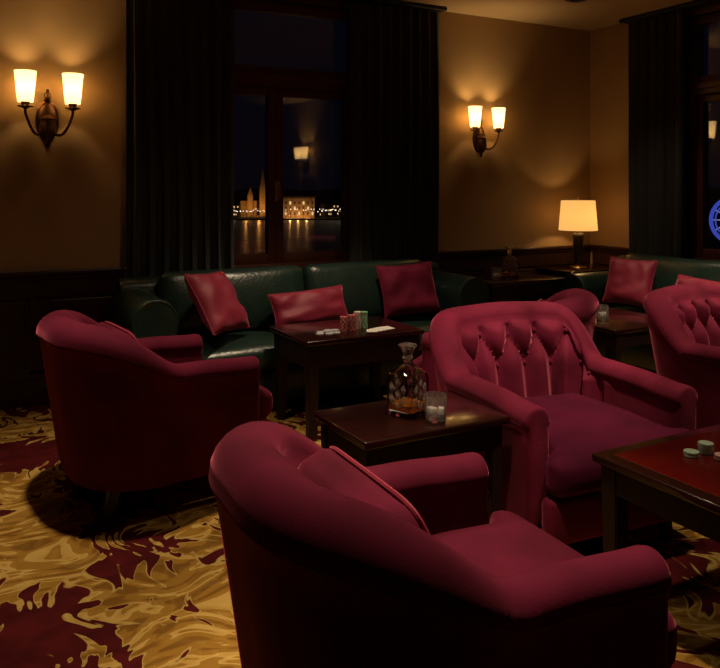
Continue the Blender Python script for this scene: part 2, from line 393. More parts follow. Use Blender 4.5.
# curtains
def curtain(label, a0, a1, mt, folds, seed, group='dark curtains'):
    rnd = random.Random(seed); V = []; F = []
    nx = folds * 14; nz = 26; th = .006
    ph = [rnd.uniform(-.5, .5) for _ in range(folds + 2)]; am = [rnd.uniform(.7, 1.25) for _ in range(folds + 2)]
    for side in (0, 1):
        for k in range(nz + 1):
            f = k / nz; z = .015 + f * (2.86 - .015)
            for i in range(nx + 1):
                u = i / nx; fi = u * folds; j = min(int(fi), folds - 1); w = fi - j
                a = am[j] * (1 - w) + am[j + 1] * w
                amp = (.052 - .022 * f ** 3) * a
                y = -.085 + amp * math.sin(2 * PI * fi + ph[j] * .6 * (1 - w) + ph[j + 1] * .6 * w) + .010 * math.sin(4 * PI * fi + 3 * f) * (1 - f)
                x = a0 + u * (a1 - a0) + .012 * math.sin(2.2 * z + 5 * u + seed) * (1 - f) + .012 * math.sin(2 * PI * fi * 2 + 1)
                V.append(mt @ Vector((x, y + (th if side else 0), z)))
    W = nx + 1; n = W * (nz + 1)
    for k in range(nz):
        for i in range(nx):
            a = k * W + i; F.append((a, a + 1, a + W + 1, a + W)); F.append((n + a, n + a + W, n + a + W + 1, n + a + 1))
    for k in range(nz):
        for i in (0, nx):
            a = k * W + i; F.append((a, a + W, n + a + W, n + a))
    for i in range(nx):
        for k in (0, nz):
            a = k * W + i; F.append((a, n + a, n + a + 1, a + 1))
    o = mesh_obj('curtain', V, F, CURTAIN, None, angle=80)
    return tag(o, label, 'curtain', group)
curtain('long dark pleated curtain between the window and the sconce at the picture edge', 1.005, 1.765, MX, 8, 3)
curtain('long dark pleated curtain between the river window and the sconce near the corner', 2.715, 3.55, MX, 9, 11)
curtain('long dark grey pleated curtain on the wall beside the table lamp', -4.74, -4.17, MR, 6, 5)
# curtain tracks near the ceiling
def track(name, a0, a1, mt, label):
    b = MB(); b.box(a0, a1, -.15, -.02, 2.868, 2.895, .006, mtx=mt)
    for x in (a0 + .2, (a0 + a1) / 2, a1 - .2): b.box(x - .015, x + .015, -.13, 0, 2.88, 2.892, mtx=mt)
    return tag(b.build(name, BLACKM, None, smooth=False), label, 'curtain rail', 'curtain rails')
track('curtain_rail', 0.97, 3.59, MX, 'black curtain rail above the river window by the ceiling')
track('curtain_rail', -4.78, -2.0, MR, 'black curtain rail over the window beside the table lamp corner')

# ------------------------------------------------------------------ armchairs (local: faces +x)
XF, XC, RC, HW = .305, -.12, .245, .31
TUFT = False
def upath():
    """centre line of the arms and back from the -y arm front round to the +y arm front: (x,y,nx,ny,s)"""
    pts = []; q = 3 if TUFT else 1
    for i in range(16): pts.append((XF + (XC - XF) * i / 16, -HW, 0, -1))
    n = 22 * q
    for i in range(n):
        a = -PI / 2 - (PI / 2) * i / n
        pts.append((XC + RC * math.cos(a), -(HW - RC) + RC * math.sin(a), math.cos(a), math.sin(a)))
    half = pts[:]; n = 8 * q
    for i in range(n + 1): pts.append((XC - RC, -(HW - RC) + 2 * (HW - RC) * i / n, -1, 0))
    pts += [(x, -y, nx, -ny) for (x, y, nx, ny) in half[::-1]]
    out = []; s = 0
    for i, p in enumerate(pts):
        if i: s += math.hypot(p[0] - pts[i - 1][0], p[1] - pts[i - 1][1])
        out.append((*p, s))
    tot = out[-1][4]
    return [(x, y, nx, ny, s - tot / 2) for (x, y, nx, ny, s) in out]
UP = []
def set_shape(hw, tufted):
    global HW, UP, XC, RC, TUFT
    HW, TUFT = hw, tufted
    XC, RC = (-.165, .20) if tufted else (-.12, .245)
    UP = upath()
def sm(a, b, x): t = min(1, max(0, (x - a) / (b - a))); return t * t * (3 - 2 * t)
def rim(x, y):
    r = sm(-.19, -.35, x) if TUFT else sm(-.03, -.335, x)
    return (.612 if TUFT else .622) - .012 * sm(.05, .3, x) + (.232 if TUFT else .2) * r - .012 * sm(.0, .3, abs(y)) * r
BACK_X = -.02
def shell_section(p, tufted, grow=1.):
    x, y, nx, ny, s = p
    r = sm(-.15, -.35, x) if TUFT else sm(.0, -.33, x)
    a = .050 + (.010 if TUFT else .026) * r                     # half thickness
    h = rim(x, y); lean = .02 + (.105 if TUFT else .085) * r; z0 = .135
    def cl(z): return lean * (max(0, z - z0) / (.86 - z0)) ** 1.0 - .01 * r
    pts = []
    n1 = 9; zt = h - a * .9
    for i in range(n1):
        z = z0 + (zt - .012 - z0) * i / (n1 - 1); pts.append((cl(z) + a * (1 if i else .9), z))
    ra = a + .010
    for i in range(13):
        t = PI * i / 12; pts.append((cl(zt) + ra * math.cos(t) * (1 + .0), zt + ra * .98 * math.sin(t) ** .9 if 0 < i < 12 else zt))
    n2 = 34 if tufted else 12
    zb = .30
    for i in range(n2):
        z = zt - .012 - (zt - .012 - zb) * i / (n2 - 1)
        o = cl(z) - a
        if r > .3:   # padded back, thicker low down
            o -= .030 * sm(.3, 1, r) * (1 - ((z - .5) / .45) ** 2 if abs(z - .5) < .45 else 0)
        if tufted:
            du = .146; A = s / du + .5; Bz = min(1, max(0, (z - .590) / .135))
            f = (abs(math.sin(PI * (A + Bz / 2))) * abs(math.sin(PI * (A - Bz / 2)))) ** .6
            wdw = sm(.60, .50, abs(s)) * sm(.0, .03, zt - .012 - z + .004)
            o -= (.066 * f - .022) * wdw
        pts.append((o, z))
    return [(x + nx * o, y + ny * o, z) for (o, z) in pts]
def sweep_mesh(secs, cap0, cap1, fwd):
    """skin cross-sections; capN rounds that end off along fwd (vector)"""
    S = [list(s) for s in secs]
    def ends(sec):
        cx = sum(p[0] for p in sec) / len(sec); cy = sum(p[1] for p in sec) / len(sec); cz = sum(p[2] for p in sec) / len(sec)
        ymid = (min(p[1] for p in sec) + max(p[1] for p in sec)) / 2; out = []
        for (d, k) in ((.012, .98), (.021, .93), (.026, .84), (.028, .6)):
            out.append([(p[0] + fwd[0] * d, ymid + (p[1] - ymid) * k, cz + (p[2] - cz) * (1 - (1 - k) * .22)) for p in sec])
        return out
    if cap0: S = ends(S[0])[::-1] + S
    if cap1: S = S + ends(S[-1])
    V = [v for s in S for v in s]; m = len(S[0]); F = []
    for i in range(len(S) - 1):
        for j in range(m):
            k = (j + 1) % m
            F.append((i * m + j, i * m + k, (i + 1) * m + k, (i + 1) * m + j))
    F.append(tuple(range(m))); F.append(tuple(range((len(S) - 1) * m, len(S) * m)))
    return V, F
def cushion_box(x0, x1, y0, y1, z0, z1, r, crown=.02, front=.0, seed=0, n=18):
    """upholstered cushion: rounded box with a crowned top"""
    V = []; F = []
    bm = bmesh.new(); bmesh.ops.create_cube(bm, size=2)
    bmesh.ops.subdivide_edges(bm, edges=bm.edges[:], cuts=n, use_grid_fill=True)
    hx, hy, hz = (x1 - x0) / 2, (y1 - y0) / 2, (z1 - z0) / 2
    c = Vector(((x0 + x1) / 2, (y0 + y1) / 2, (z0 + z1) / 2))
    for v in bm.verts:
        p = Vector((v.co.x * hx, v.co.y * hy, v.co.z * hz))
        q = Vector((max(-hx + r, min(hx - r, p.x)), max(-hy + r, min(hy - r, p.y)), max(-hz + r, min(hz - r, p.z))))
        d = p - q
        if d.length > 1e-6: p = q + d.normalized() * r
        u, w = p.x / hx, p.y / hy
        k = max(0, 1 - u * u) * max(0, 1 - w * w)
        p.z += crown * k * (1 if p.z > 0 else -.0) + .005 * mnoise.noise(Vector((p.x * 6 + seed, p.y * 6, p.z * 3)))
        if front and u > 0: p.x += front * max(0, 1 - (p.z / hz) ** 2) * max(0, u) ** 4
        v.co = p + c
    return bm
def bm_obj(name, bm, mat, parent, angle=60):
    me = bpy.data.meshes.new(name); bm.to_mesh(me); bm.free(); return finish(name, me, mat, parent, True, angle)
def armchair(name, label, tufted, vel, loc, rz, group, hw=.31):
    set_shape(hw, tufted); sw = hw - .058
    t = thing(name, label, 'armchair', loc, rz, group)
    ib = [i for i, p in enumerate(UP) if p[0] <= BACK_X]; i0, i1 = ib[0], ib[-1]
    secs = [shell_section(p, tufted) for p in UP]
    V, F = sweep_mesh(secs[i0:i1 + 1], 0, 0, (1, 0)); mesh_obj('backrest', V, F, vel, t, angle=50)
    V, F = sweep_mesh(secs[:i0 + 1], 1, 0, (1, 0)); mesh_obj('arm', V, F, vel, t, angle=50)
    V, F = sweep_mesh(secs[i1:], 0, 1, (1, 0)); mesh_obj('arm', V, F, vel, t, angle=50)
    # welt under the rolled rim, outside
    pts = []
    for p in UP:
        s = shell_section(p, False); q = s[8]; pts.append((q[0] + p[2] * .004, q[1] + p[3] * .004, q[2] + .004))
    MB().tube(pts, .0055, 6).build('piping', vel, t)
    MB().box(-.30, .315, -sw - .012, sw + .012, .135, .300, .02, 3).build('seat_base', vel, t)
    MB().box(.337, .405, -hw - .012, hw + .012, .135, .300, .022, 3).build('front_apron', vel, t)
    bm = cushion_box(-.265, .425, -sw, sw, .302, .462, .05, .03, .028, n=30)
    for v in bm.verts:      # T-shaped cushion: its front edge spreads across the arm fronts
        v.co.y *= 1 + (.065 / sw) * sm(.332, .352, v.co.x)
    bm_obj('seat_cushion', bm, SEAT_VELVET if tufted else vel, t)
    if tufted:
        du = .146
        for row, zz in ((0, .590), (1, .725)):
            for k in range(-5, 6):
                s = (k - .5 + (.5 if row else 0)) * du
                if abs(s) > .47: continue
                j = min(range(len(UP)), key=lambda i: abs(UP[i][4] - s)); p = UP[j]
                sec = shell_section(p, True); q = min(sec[22:], key=lambda v: abs(v[2] - zz))
                MB().ball((q[0] - p[2] * .002, q[1] - p[3] * .002, q[2]), .013, u=8, v=6).build('button', vel, t)
    else:
        bm = cushion_box(-.085, .085, -.235, .235, -.205, .205, .06, 0, .0, 3)
        M = Matrix.Translation((-.172, 0, .565)) @ Matrix.Rotation(math.radians(-24), 4, 'Y')
        for v in bm.verts:
            k = 1 + .35 * (1 - (v.co.y / .235) ** 2) * (1 - (v.co.z / .205) ** 2) if abs(v.co.y) < .235 and abs(v.co.z) < .205 else 1
            v.co.x *= .75 * k; v.co = M @ v.co
        bc = bm_obj('back_cushion', bm, vel, t)
        pp = []
        for i in range(48):
            a = 2 * PI * i / 48; cx, sx = math.cos(a), math.sin(a)
            yy = .228 * math.copysign(abs(cx) ** .28, cx); zz = .198 * math.copysign(abs(sx) ** .28, sx)
            pp.append(M @ Vector((.052, yy, zz)))
        MB().tube(pp, .0055, 6, closed=True).build('piping', SATIN, bc)
    for (lx, ly, sx, sy) in ((.26, -hw + .06, .02, -.01), (.26, hw - .06, .02, .01), (-.27, -.20, -.05, -.03), (-.27, .20, -.05, .03)):
        b = MB(); g = bmesh.ops.create_cube(b.bm, size=1)
        for v in g['verts']:
            top = v.co.z > 0; w = .055 if top else .036
            v.co = Vector((lx + v.co.x * w + (0 if top else sx), ly + v.co.y * w + (0 if top else sy), .15 if top else 0.0))
        bmesh.ops.bevel(b.bm, geom=b.bm.edges[:], offset=.004, segments=2, affect='EDGES')
        b.build('leg', LEGW, t, angle=30)
    return t
R = math.radians
G1 = 'burgundy velvet club armchairs'
cA = armchair('armchair', 'burgundy velvet club armchair nearest the camera, seen from behind, cut by the bottom edge', False, VELVET, (1.015, 1.465, 0), R(-2), G1)
dup(cA, (.86, 3.57, 0), R(7), 'burgundy velvet club armchair by the panelled wall, its round shadow on the open carpet', G1)
dup(cA, (2.69, 3.335, 0), R(128), 'burgundy velvet club armchair mostly hidden behind the tufted armchair with the decanter table', G1)
G2 = 'button tufted velvet armchairs'
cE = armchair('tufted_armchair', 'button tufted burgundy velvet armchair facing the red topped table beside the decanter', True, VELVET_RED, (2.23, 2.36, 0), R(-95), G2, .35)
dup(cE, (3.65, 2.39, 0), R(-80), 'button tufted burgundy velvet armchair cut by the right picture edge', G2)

# ------------------------------------------------------------------ sofas (local: faces -y, centre of the front edge at origin, x along)
def roll_arm(b, xc, sgn, y0, y1):
    """rolled sofa arm profile extruded along y"""
    prof = []
    w = .115
    prof.append((-w * sgn * -1 * -1, .10))
    pts = [( .10, .10), (.10, .52)]
    zc, r = .625, .135
    for i in range(19):
        a = -.6 + (PI + .9) * i / 18
        pts.append((.02 + r * math.cos(a), zc + r * math.sin(a)))
    pts += [(-.105, .50), (-.10, .10)]
    # +x in pts = outer side
    ys = [(y0, .90), (y0 + .012, .97), (y0 + .03, 1.0), (y1, 1.0)]
    rings = []
    cx = 0; cz = .45
    for (yy, k) in ys:
        rings.append([b.bm.verts.new((xc + sgn * p[0] * k, yy, cz + (p[1] - cz) * (1 - (1 - k) * .35))) for p in pts])
    m = len(pts)
    for A, B in zip(rings, rings[1:]):
        for j in range(m): b.bm.faces.new((A[j], A[(j + 1) % m], B[(j + 1) % m], B[j]))
    b.bm.faces.new(rings[0]); b.bm.faces.new(rings[-1][::-1])
    return [(xc + sgn * p[0] * .93, y0 + .004, cz + (p[1] - cz) * .975) for p in pts]
def make_sofa(label, loc, rz, group):
    t = thing('sofa', label, 'sofa', loc, rz, group)
    W, D = 1.25, .74
    ai = W - .13 - .115
    MB().box(-ai, ai, .02, D - .02, .07, .27, .02, 3).build('base', LEATHER, t)
    # back: leaning frame with rounded crest
    b = MB(); prof = []
    for i in range(13):
        a = PI * i / 12; prof.append((D - .09 + .085 * math.cos(a), .745 + .075 * math.sin(a)))
    prof = [(D - .02, .08), (D - .005, .70)] + prof + [(D - .20, .70), (D - .235, .27), (D - .235, .08)]
    xs = [-W + .03, -W + .05, W - .05, W - .03]; rings = []
    for k, x in enumerate(xs): rings.append([b.bm.verts.new((x, p[0], p[1] - (.012 if k in (0, 3) else 0))) for p in prof])
    m = len(prof)
    for A, B in zip(rings, rings[1:]):
        for j in range(m): b.bm.faces.new((A[j], A[(j + 1) % m], B[(j + 1) % m], B[j]))
    b.bm.faces.new(rings[0]); b.bm.faces.new(rings[-1][::-1])
    b.build('backrest', LEATHER, t)
    for sgn in (-1, 1):
        x0, x1 = (-ai + .004, -.004) if sgn < 0 else (.004, ai - .004)
        bm = cushion_box(-(D - .245) / 2 - .02, (D - .245) / 2 + .02, x0, x1, .272, .432, .05, .03, .02, sgn)
        for v in bm.verts: v.co = Vector((v.co.y, (D - .245) / 2 - v.co.x, v.co.z))
        bm_obj('seat_cushion', bm, LEATHER, t)
        bm = cushion_box(-.075, .075, x0, x1, -.215, .215, .055, 0, 0, 5 + sgn)
        M = Matrix.Translation((0, D - .275, .648)) @ Matrix.Rotation(math.radians(-12), 4, 'X')
        for v in bm.verts:
            yy = (v.co.y - (x0 + x1) / 2) / ((x1 - x0) / 2); zz = v.co.z / .215
            k = max(0, 1 - yy ** 4) * max(0, 1 - zz * zz)
            v.co.x += (.05 if v.co.x > 0 else 0) * k + .008 * mnoise.noise(Vector((v.co.y * 7, v.co.z * 5, 3))) * k
            v.co = M @ Vector((v.co.y, -v.co.x, v.co.z))
        bm_obj('back_cushion', bm, LEATHER, t)
        b = MB(); outline = roll_arm(b, sgn * (W - .135), sgn, 0, D - .03)
        a = b.build('arm', LEATHER, t)
        MB().tube(outline, .007, 6).build('piping', LEATHER, a)
    for x in (-W + .12, W - .12):
        for y in (.07, D - .08): MB().lathe([(0, 0), (.022, 0), (.03, .03), (.034, .105), (0, .105)], 14, (x, y, 0)).build('foot', LEGW, t)
    return t
GS = 'green leather sofas'
SX, SY = 2.15, 4.34
s1 = make_sofa('dark green leather sofa below the river view window with three red pillows', (SX, SY, 0), 0, GS)
s2 = dup(s1, (4.44, 3.44, 0), R(-90), 'green leather sofa behind the small table with a tumbler, beside the corner lamp', GS)

for c in s2.children:
    if c.name.startswith('arm'): c.scale.z = .92     # this sofa's arms sit a little lower

# pillows
def pillow(label, w, h, th, M, mat, group, seed):
    V = []; F = []; n = 26; rnd = seed * 3.7
    for side in (1, -1):
        for i in range(n + 1):
            for j in range(n + 1):
                u = -1 + 2 * i / n; v = -1 + 2 * j / n
                e = (max(0, 1 - u ** 4) * max(0, 1 - v ** 4)) ** .55
                x = u * w / 2 * (1 - .07 * (1 - v * v) * abs(u) ** 3); y = v * h / 2 * (1 - .07 * (1 - u * u) * abs(v) ** 3)
                z = side * (th / 2 * e + .004)
                z += e * .014 * mnoise.noise(Vector((u * 2 + rnd, v * 2.4, side * 2 + rnd))) + .007 * e * math.sin(9 * (u * v) + 3 * u + rnd)
                V.append(Vector((x, y, z)))
    W = n + 1; m = W * W
    for i in range(n):
        for j in range(n):
            a = i * W + j; F.append((a, a + 1, a + W + 1, a + W)); F.append((m + a, m + a + W, m + a + W + 1, m + a + 1))
    per = [j for j in range(n)] + [i * W + n for i in range(n)] + [n * W + n - j for j in range(n)] + [(n - i) * W for i in range(n)]
    for k in range(len(per)):
        a, c = per[k], per[(k + 1) % len(per)]; F.append((a, c, m + c, m + a))
    o = mesh_obj('throw_pillow', V, F, mat, None, angle=75)
    o.matrix_world = M
    tag(o, label, 'pillow', group)
    pp = [(V[k] + V[m + k]) / 2 for k in per]
    MB().tube(pp, .0055, 6, closed=True).build('piping', mat, o)
    return o
def pm(x, y, z, rz, tilt, roll):
    """stand a pillow up: its face looks to -y, leans back by tilt, rolled about its own normal, turned by rz"""
    return Matrix.Translation((x, y, z)) @ Matrix.Rotation(rz, 4, 'Z') @ Matrix.Rotation(PI / 2 - tilt, 4, 'X') @ Matrix.Rotation(roll, 4, 'Z')
GP = 'red throw pillows'
pillow('red square pillow tilted on one corner beside the sofa arm behind the far club armchair', .41, .41, .13, pm(1.43, SY + .15, .700, R(42), R(33), R(-4)), SATIN, GP, 1)
pillow('long red lumbar pillow in the middle of the sofa under the window', .56, .25, .13, pm(2.09, SY + .225, .60, R(2), R(24), R(3)), SATIN, GP, 2)
pillow('dark red square pillow at the window sofa end nearest the corner, behind the poker table', .45, .37, .13, pm(2.87, SY + .235, .675, R(-4), R(20), R(2)), VELVET_RED, GP, 3)
pillow('red square pillow on the sofa beside the table lamp', .37, .37, .13, pm(4.60, 4.12, .675, R(-70), R(20), R(-2)), SATIN, GP, 4)
pillow('red lumbar pillow on the sofa by the further curtain, above the edge armchair', .48, .25, .13, pm(4.63, 3.50, .64, R(-88), R(24), R(-3)), SATIN, GP, 5)

# ------------------------------------------------------------------ tables
def table(name, label, cat, x0, x1, y0, y1, h, group=None, top=MAHOG, shelf=None, inlay=False, leg=.05, apron=.09):
    cx, cy = (x0 + x1) / 2, (y0 + y1) / 2; w, d = (x1 - x0) / 2, (y1 - y0) / 2
    t = thing(name, label, cat, (cx, cy, 0), 0, group)
    tp = MB().box(-w, w, -d, d, h - .028, h, .007, 3).build('tabletop', MAHOG, t, angle=30)
    if inlay: MB().box(-w + .05, w - .05, -d + .05, d - .05, h - .002, h + .0015, .0008, 1).build('inlay', top, tp, smooth=False)
    b = MB(); e = .025
    b.box(-w + e, w - e, -d + e, -d + e + .022, h - .028 - apron, h - .027); b.box(-w + e, w - e, d - e - .022, d - e, h - .028 - apron, h - .027)
    b.box(-w + e, -w + e + .022, -d + e, d - e, h - .028 - apron, h - .027); b.box(w - e - .022, w - e, -d + e, d - e, h - .028 - apron, h - .027)
    b.build('apron', MAHOGM, t, smooth=False)
    for sx in (-1, 1):
        for sy in (-1, 1):
            lx, ly = sx * (w - .02 - leg / 2), sy * (d - .02 - leg / 2)
            q = MB(); g = bmesh.ops.create_cube(q.bm, size=1)
            for v in g['verts']:
                k = leg if v.co.z > 0 else leg * .72
                v.co = Vector((lx + v.co.x * k, ly + v.co.y * k, h - .03 if v.co.z > 0 else 0))
            bmesh.ops.bevel(q.bm, geom=q.bm.edges[:], offset=.004, segments=2, affect='EDGES')
            q.build('leg', MAHOGM, t, angle=30)
    if shelf: MB().box(-w + .035, w - .035, -d + .035, d - .035, shelf - .02, shelf, .004).build('shelf', MAHOGM, t, smooth=False)
    return t
HB, HD, HR = .56, .575, .55
table('coffee_table', 'dark polished table with poker chip stacks in front of the window sofa', 'table', 1.69, 2.455, 3.735, 4.29, HB, top=MAHOG, leg=.07, apron=.13)
table('side_table', 'dark square side table holding the near decanter between two armchairs', 'table', 1.17, 1.772, 2.13, 2.53, HD, shelf=.30)
table('card_table', 'low table with glossy red mahogany top, cut by the right edge', 'table', 1.80, 2.95, .86, 1.77, HR, top=WOODRED, inlay=True, leg=.065, apron=.085)
table('cocktail_table', 'small dark table with a single tumbler in front of the sofa by the lamp', 'table', 3.48, 4.10, 3.22, 3.86, .55)
table('side_table', 'dark side table with the distant decanter, between the two green sofas', 'table', 3.64, 4.40, 4.60, 5.10, .665, shelf=.28)
table('corner_table', 'small corner table under the table lamp', 'table', 4.60, 5.24, 4.74, 5.20, .688)

# ------------------------------------------------------------------ decanters, tumblers, saucer
def decanter(label, loc, rz, group):
    t = thing('decanter', label, 'decanter', loc, rz, group)
    # square body: 4-sided lathe with cut corners (8 points, alternately long and short edges)
    def ring(hw, z, c=.18):
        k = hw * (1 - c); return [(hw, -k, z), (hw, k, z), (k, hw, z), (-k, hw, z), (-hw, k, z), (-hw, -k, z), (-k, -hw, z), (k, -hw, z)]
    def skin(prof, cap0=True, cap1=True, flip=False):
        V = []; F = []; m = 8
        for (hw, z, c) in prof: V += ring(hw, z, c)
        for i in range(len(prof) - 1):
            for j in range(m):
                k = (j + 1) % m; F.append((i * m + j, i * m + k, (i + 1) * m + k, (i + 1) * m + j))
        if cap0: F.append(tuple(range(m))[::-1])
        if cap1: F.append(tuple(range((len(prof) - 1) * m, len(prof) * m)))
        return V, F
    ext = [(.050, 0, .2), (.056, .004, .18), (.058, .02, .16), (.058, .135, .16), (.054, .152, .2), (.034, .172, .4), (.019, .182, .55), (.0165, .196, .585), (.022, .203, .585)]
    inn = [(.017, .203, .585), (.0115, .195, .585), (.013, .182, .55), (.028, .167, .4), (.048, .149, .2), (.051, .13, .16), (.051, .022, .16), (.046, .014, .2)]
    V, F = skin(ext + inn, True, True)
    mesh_obj('body', V, F, GLASS, t, angle=25)
    V, F = skin([(.0455, .0145, .2), (.0505, .0225, .16), (.0505, .045, .16)]); mesh_obj('whisky', V, F, WHISKY, t, angle=25)
    # cut diamond relief on the four faces
    for f in range(4):
        bmx = MB()
        Mz = Matrix.Rotation(f * PI / 2, 4, 'Z')
        for i in range(-1, 2):
            for j in range(5):
                if (i + j) % 2: continue
                y, z = i * .026, .040 + j * .021; r1, r2 = .0135, .0195
                P = [Mz @ Vector((.0582, y - r1, z)), Mz @ Vector((.0582, y, z - r2)), Mz @ Vector((.0582, y + r1, z)), Mz @ Vector((.0582, y, z + r2)), Mz @ Vector((.0622, y, z))]
                vs = [bmx.bm.verts.new(p) for p in P]
                for a in range(4): bmx.bm.faces.new((vs[a], vs[(a + 1) % 4], vs[4]))
                bmx.bm.faces.new(vs[:4][::-1])
        bmx.build('cut_pattern', CUTGLASS, t, smooth=False)
    st = [(.0105, .186, .585), (.011, .203, .585), (.018, .205, .585), (.018, .211, .5), (.014, .215, .5), (.020, .236, .4), (.029, .251, .3), (.026, .256, .3)]
    V, F = skin(st); mesh_obj('stopper', V, F, CUTGLASS, t, smooth=False)
    return t
d1 = decanter('square cut crystal decanter of whisky on the near side table', (1.455, 2.325, HD + .001), R(20), 'whisky decanters')
dup(d1, (3.98, 4.80, .666), R(5), 'distant whisky decanter on the table between the two sofas', 'whisky decanters')
def tumbler(label, loc, rz, group):
    t = thing('tumbler', label, 'glass', loc, rz, group)
    out = [(0, 0), (.034, 0), (.037, .003), (.0375, .02), (.039, .05), (.0405, .092), (.0395, .0935), (.0385, .092), (.037, .05), (.0355, .026), (.033, .02), (0, .019)]
    b = MB(); n = 20; rings = []
    for k, (r, z) in enumerate(out):
        if r == 0: rings.append([b.bm.verts.new((0, 0, z))]); continue
        rings.append([b.bm.verts.new((r * (1 + (.035 if (.004 < z < .06 and k < 5 and i % 2) else 0)) * math.cos(2 * PI * i / n), r * (1 + (.035 if (.004 < z < .06 and k < 5 and i % 2) else 0)) * math.sin(2 * PI * i / n), z)) for i in range(n)])
    for A, B in zip(rings, rings[1:]):
        for i in range(n):
            j = (i + 1) % n
            if len(A) == 1: b.bm.faces.new((A[0], B[j], B[i]))
            elif len(B) == 1: b.bm.faces.new((A[i], A[j], B[0]))
            else: b.bm.faces.new((A[i], A[j], B[j], B[i]))
    b.build('cup', CUTGLASS, t, angle=14)
    for k, (x, y, a) in enumerate(((-.010, .006, .3), (.012, -.006, .9))):
        MB().box(-.013, .013, -.013, .013, 0, .026, .004, 2, Matrix.Translation((x * 1.2, y * 1.6, .0215)) @ Matrix.Rotation(a, 4, 'Z') @ Matrix.Rotation(.12, 4, 'X')).build('ice_cube', ICE, t)
    return t
t1 = tumbler('cut glass tumbler with ice beside the near decanter', (1.502, 2.215, HD + .001), 0, 'whisky tumblers')
dup(t1, (3.84, 4.80, .666), .4, 'tumbler beside the distant decanter', 'whisky tumblers')
dup(t1, (3.68, 3.52, .551), .8, 'lone tumbler on the small table in front of the lamp side sofa', 'whisky tumblers')
tag(MB().lathe([(0, 0), (.05, 0), (.075, .012), (.078, .014), (.074, .016), (.05, .006), (0, .006)], 24).build('saucer', CARD), 'small pale dish on the shelf under the near decanter table', 'dish')
C.objects['saucer'].location = (1.42, 2.24, .301)

# ------------------------------------------------------------------ poker chips and cards
def chip_mesh(name, m1, m2):
    r, th, n = .0235, .0052, 24
    V = []; F = []
    for (rr, z) in ((r * .97, 0), (r, .0008), (r, th - .0008), (r * .97, th), (r * .66, th), (r * .64, th - .0006)):
        V += [(rr * math.cos(2 * PI * i / n), rr * math.sin(2 * PI * i / n), z) for i in range(n)]
    f2 = []
    for k in range(5):
        for i in range(n):
            j = (i + 1) % n
            if i % 4 == 0 and k < 4: f2.append(len(F))
            F.append((k * n + i, k * n + j, (k + 1) * n + j, (k + 1) * n + i))
    F.append(tuple(range(n))[::-1]); F.append(tuple(range(5 * n, 6 * n)))
    me = bpy.data.meshes.new(name); me.from_pydata(V, [], F); me.materials.append(m1); me.materials.append(m2)
    for i in f2: me.polygons[i].material_index = 1
    me.update(); return me
CH = {'red': chip_mesh('red_chip', CHIPR, CHIPW), 'white': chip_mesh('white_chip', CHIPW, CHIPR), 'green': chip_mesh('green_chip', CHIPG, CHIPW),
      'mint green': chip_mesh('mint_chip', CHIPM, CHIPW), 'pink': chip_mesh('pink_chip', CHIPP, CHIPW), 'grey': chip_mesh('grey_chip', CHIPB, CHIPW)}
TH = .0053
def chip(kind, x, y, z, label, group):
    o = bpy.data.objects.new('poker_chip', CH[kind]); C.objects.link(o)
    o.location = (x, y, z); o.rotation_euler = (0, 0, random.uniform(0, 6)); return tag(o, label, 'poker chip', group)
def stack(kind, x, y, z, n, where, group):
    for k in range(n):
        chip(kind, x + random.uniform(-.0012, .0012), y + random.uniform(-.0012, .0012), z + .0006 + k * TH, f'{kind} poker chip in {where}', group)
zb = HB
stack('red', 2.015, 3.925, zb, 16, 'the outer red stack next to the loose grey chips', 'outer red chip stack')
stack('red', 2.070, 3.925, zb, 17, 'the red stack touching the tall white stack', 'inner red chip stack')
stack('white', 2.120, 3.955, zb, 19, 'the tall white stack behind the cards', 'white chip stack')
stack('green', 2.170, 3.965, zb, 18, 'the green stack beside the tall white stack', 'green chip stack')
for k, (dx, dy) in enumerate(((0, 0), (.048, .010), (-.045, .018), (.02, .052), (-.022, -.045), (.028, -.040), (-.07, -.022), (-.01, .004), (.045, .012))):
    chip('grey', 1.918 + dx, 3.925 + dy, zb + .0006 + (TH if k >= 7 else 0), 'loose grey poker chip in the low pile beside the red stacks', 'loose grey chips')
zr = HR + .002
stack('mint green', 2.052, 1.592, zr, 3, 'the low stack on the red topped table', 'low mint chip stack')
stack('mint green', 2.118, 1.590, zr, 6, 'the taller stack on the red topped table', 'tall mint chip stack')
stack('pink', 2.110, 1.525, zr, 3, 'the pink stack on the red table', 'pink chip stack')
stack('white', 2.170, 1.545, zr, 4, 'the stack at the picture edge on the red topped table', 'white chip stack on the red table')
for k in range(5):
    a = R(-28 + 7 * k)
    o = MB().box(-.032, .032, -.044, .044, 0, .0008, .0003, 1).build('playing_card', CARD, smooth=False)
    o.location = (2.165 + .028 * k, 3.855 + .004 * k, zb + .0005 + k * .0011); o.rotation_euler = (0, 0, a)
    tag(o, 'white playing card in the fanned row beside the chip stacks', 'playing card', 'fanned playing cards')

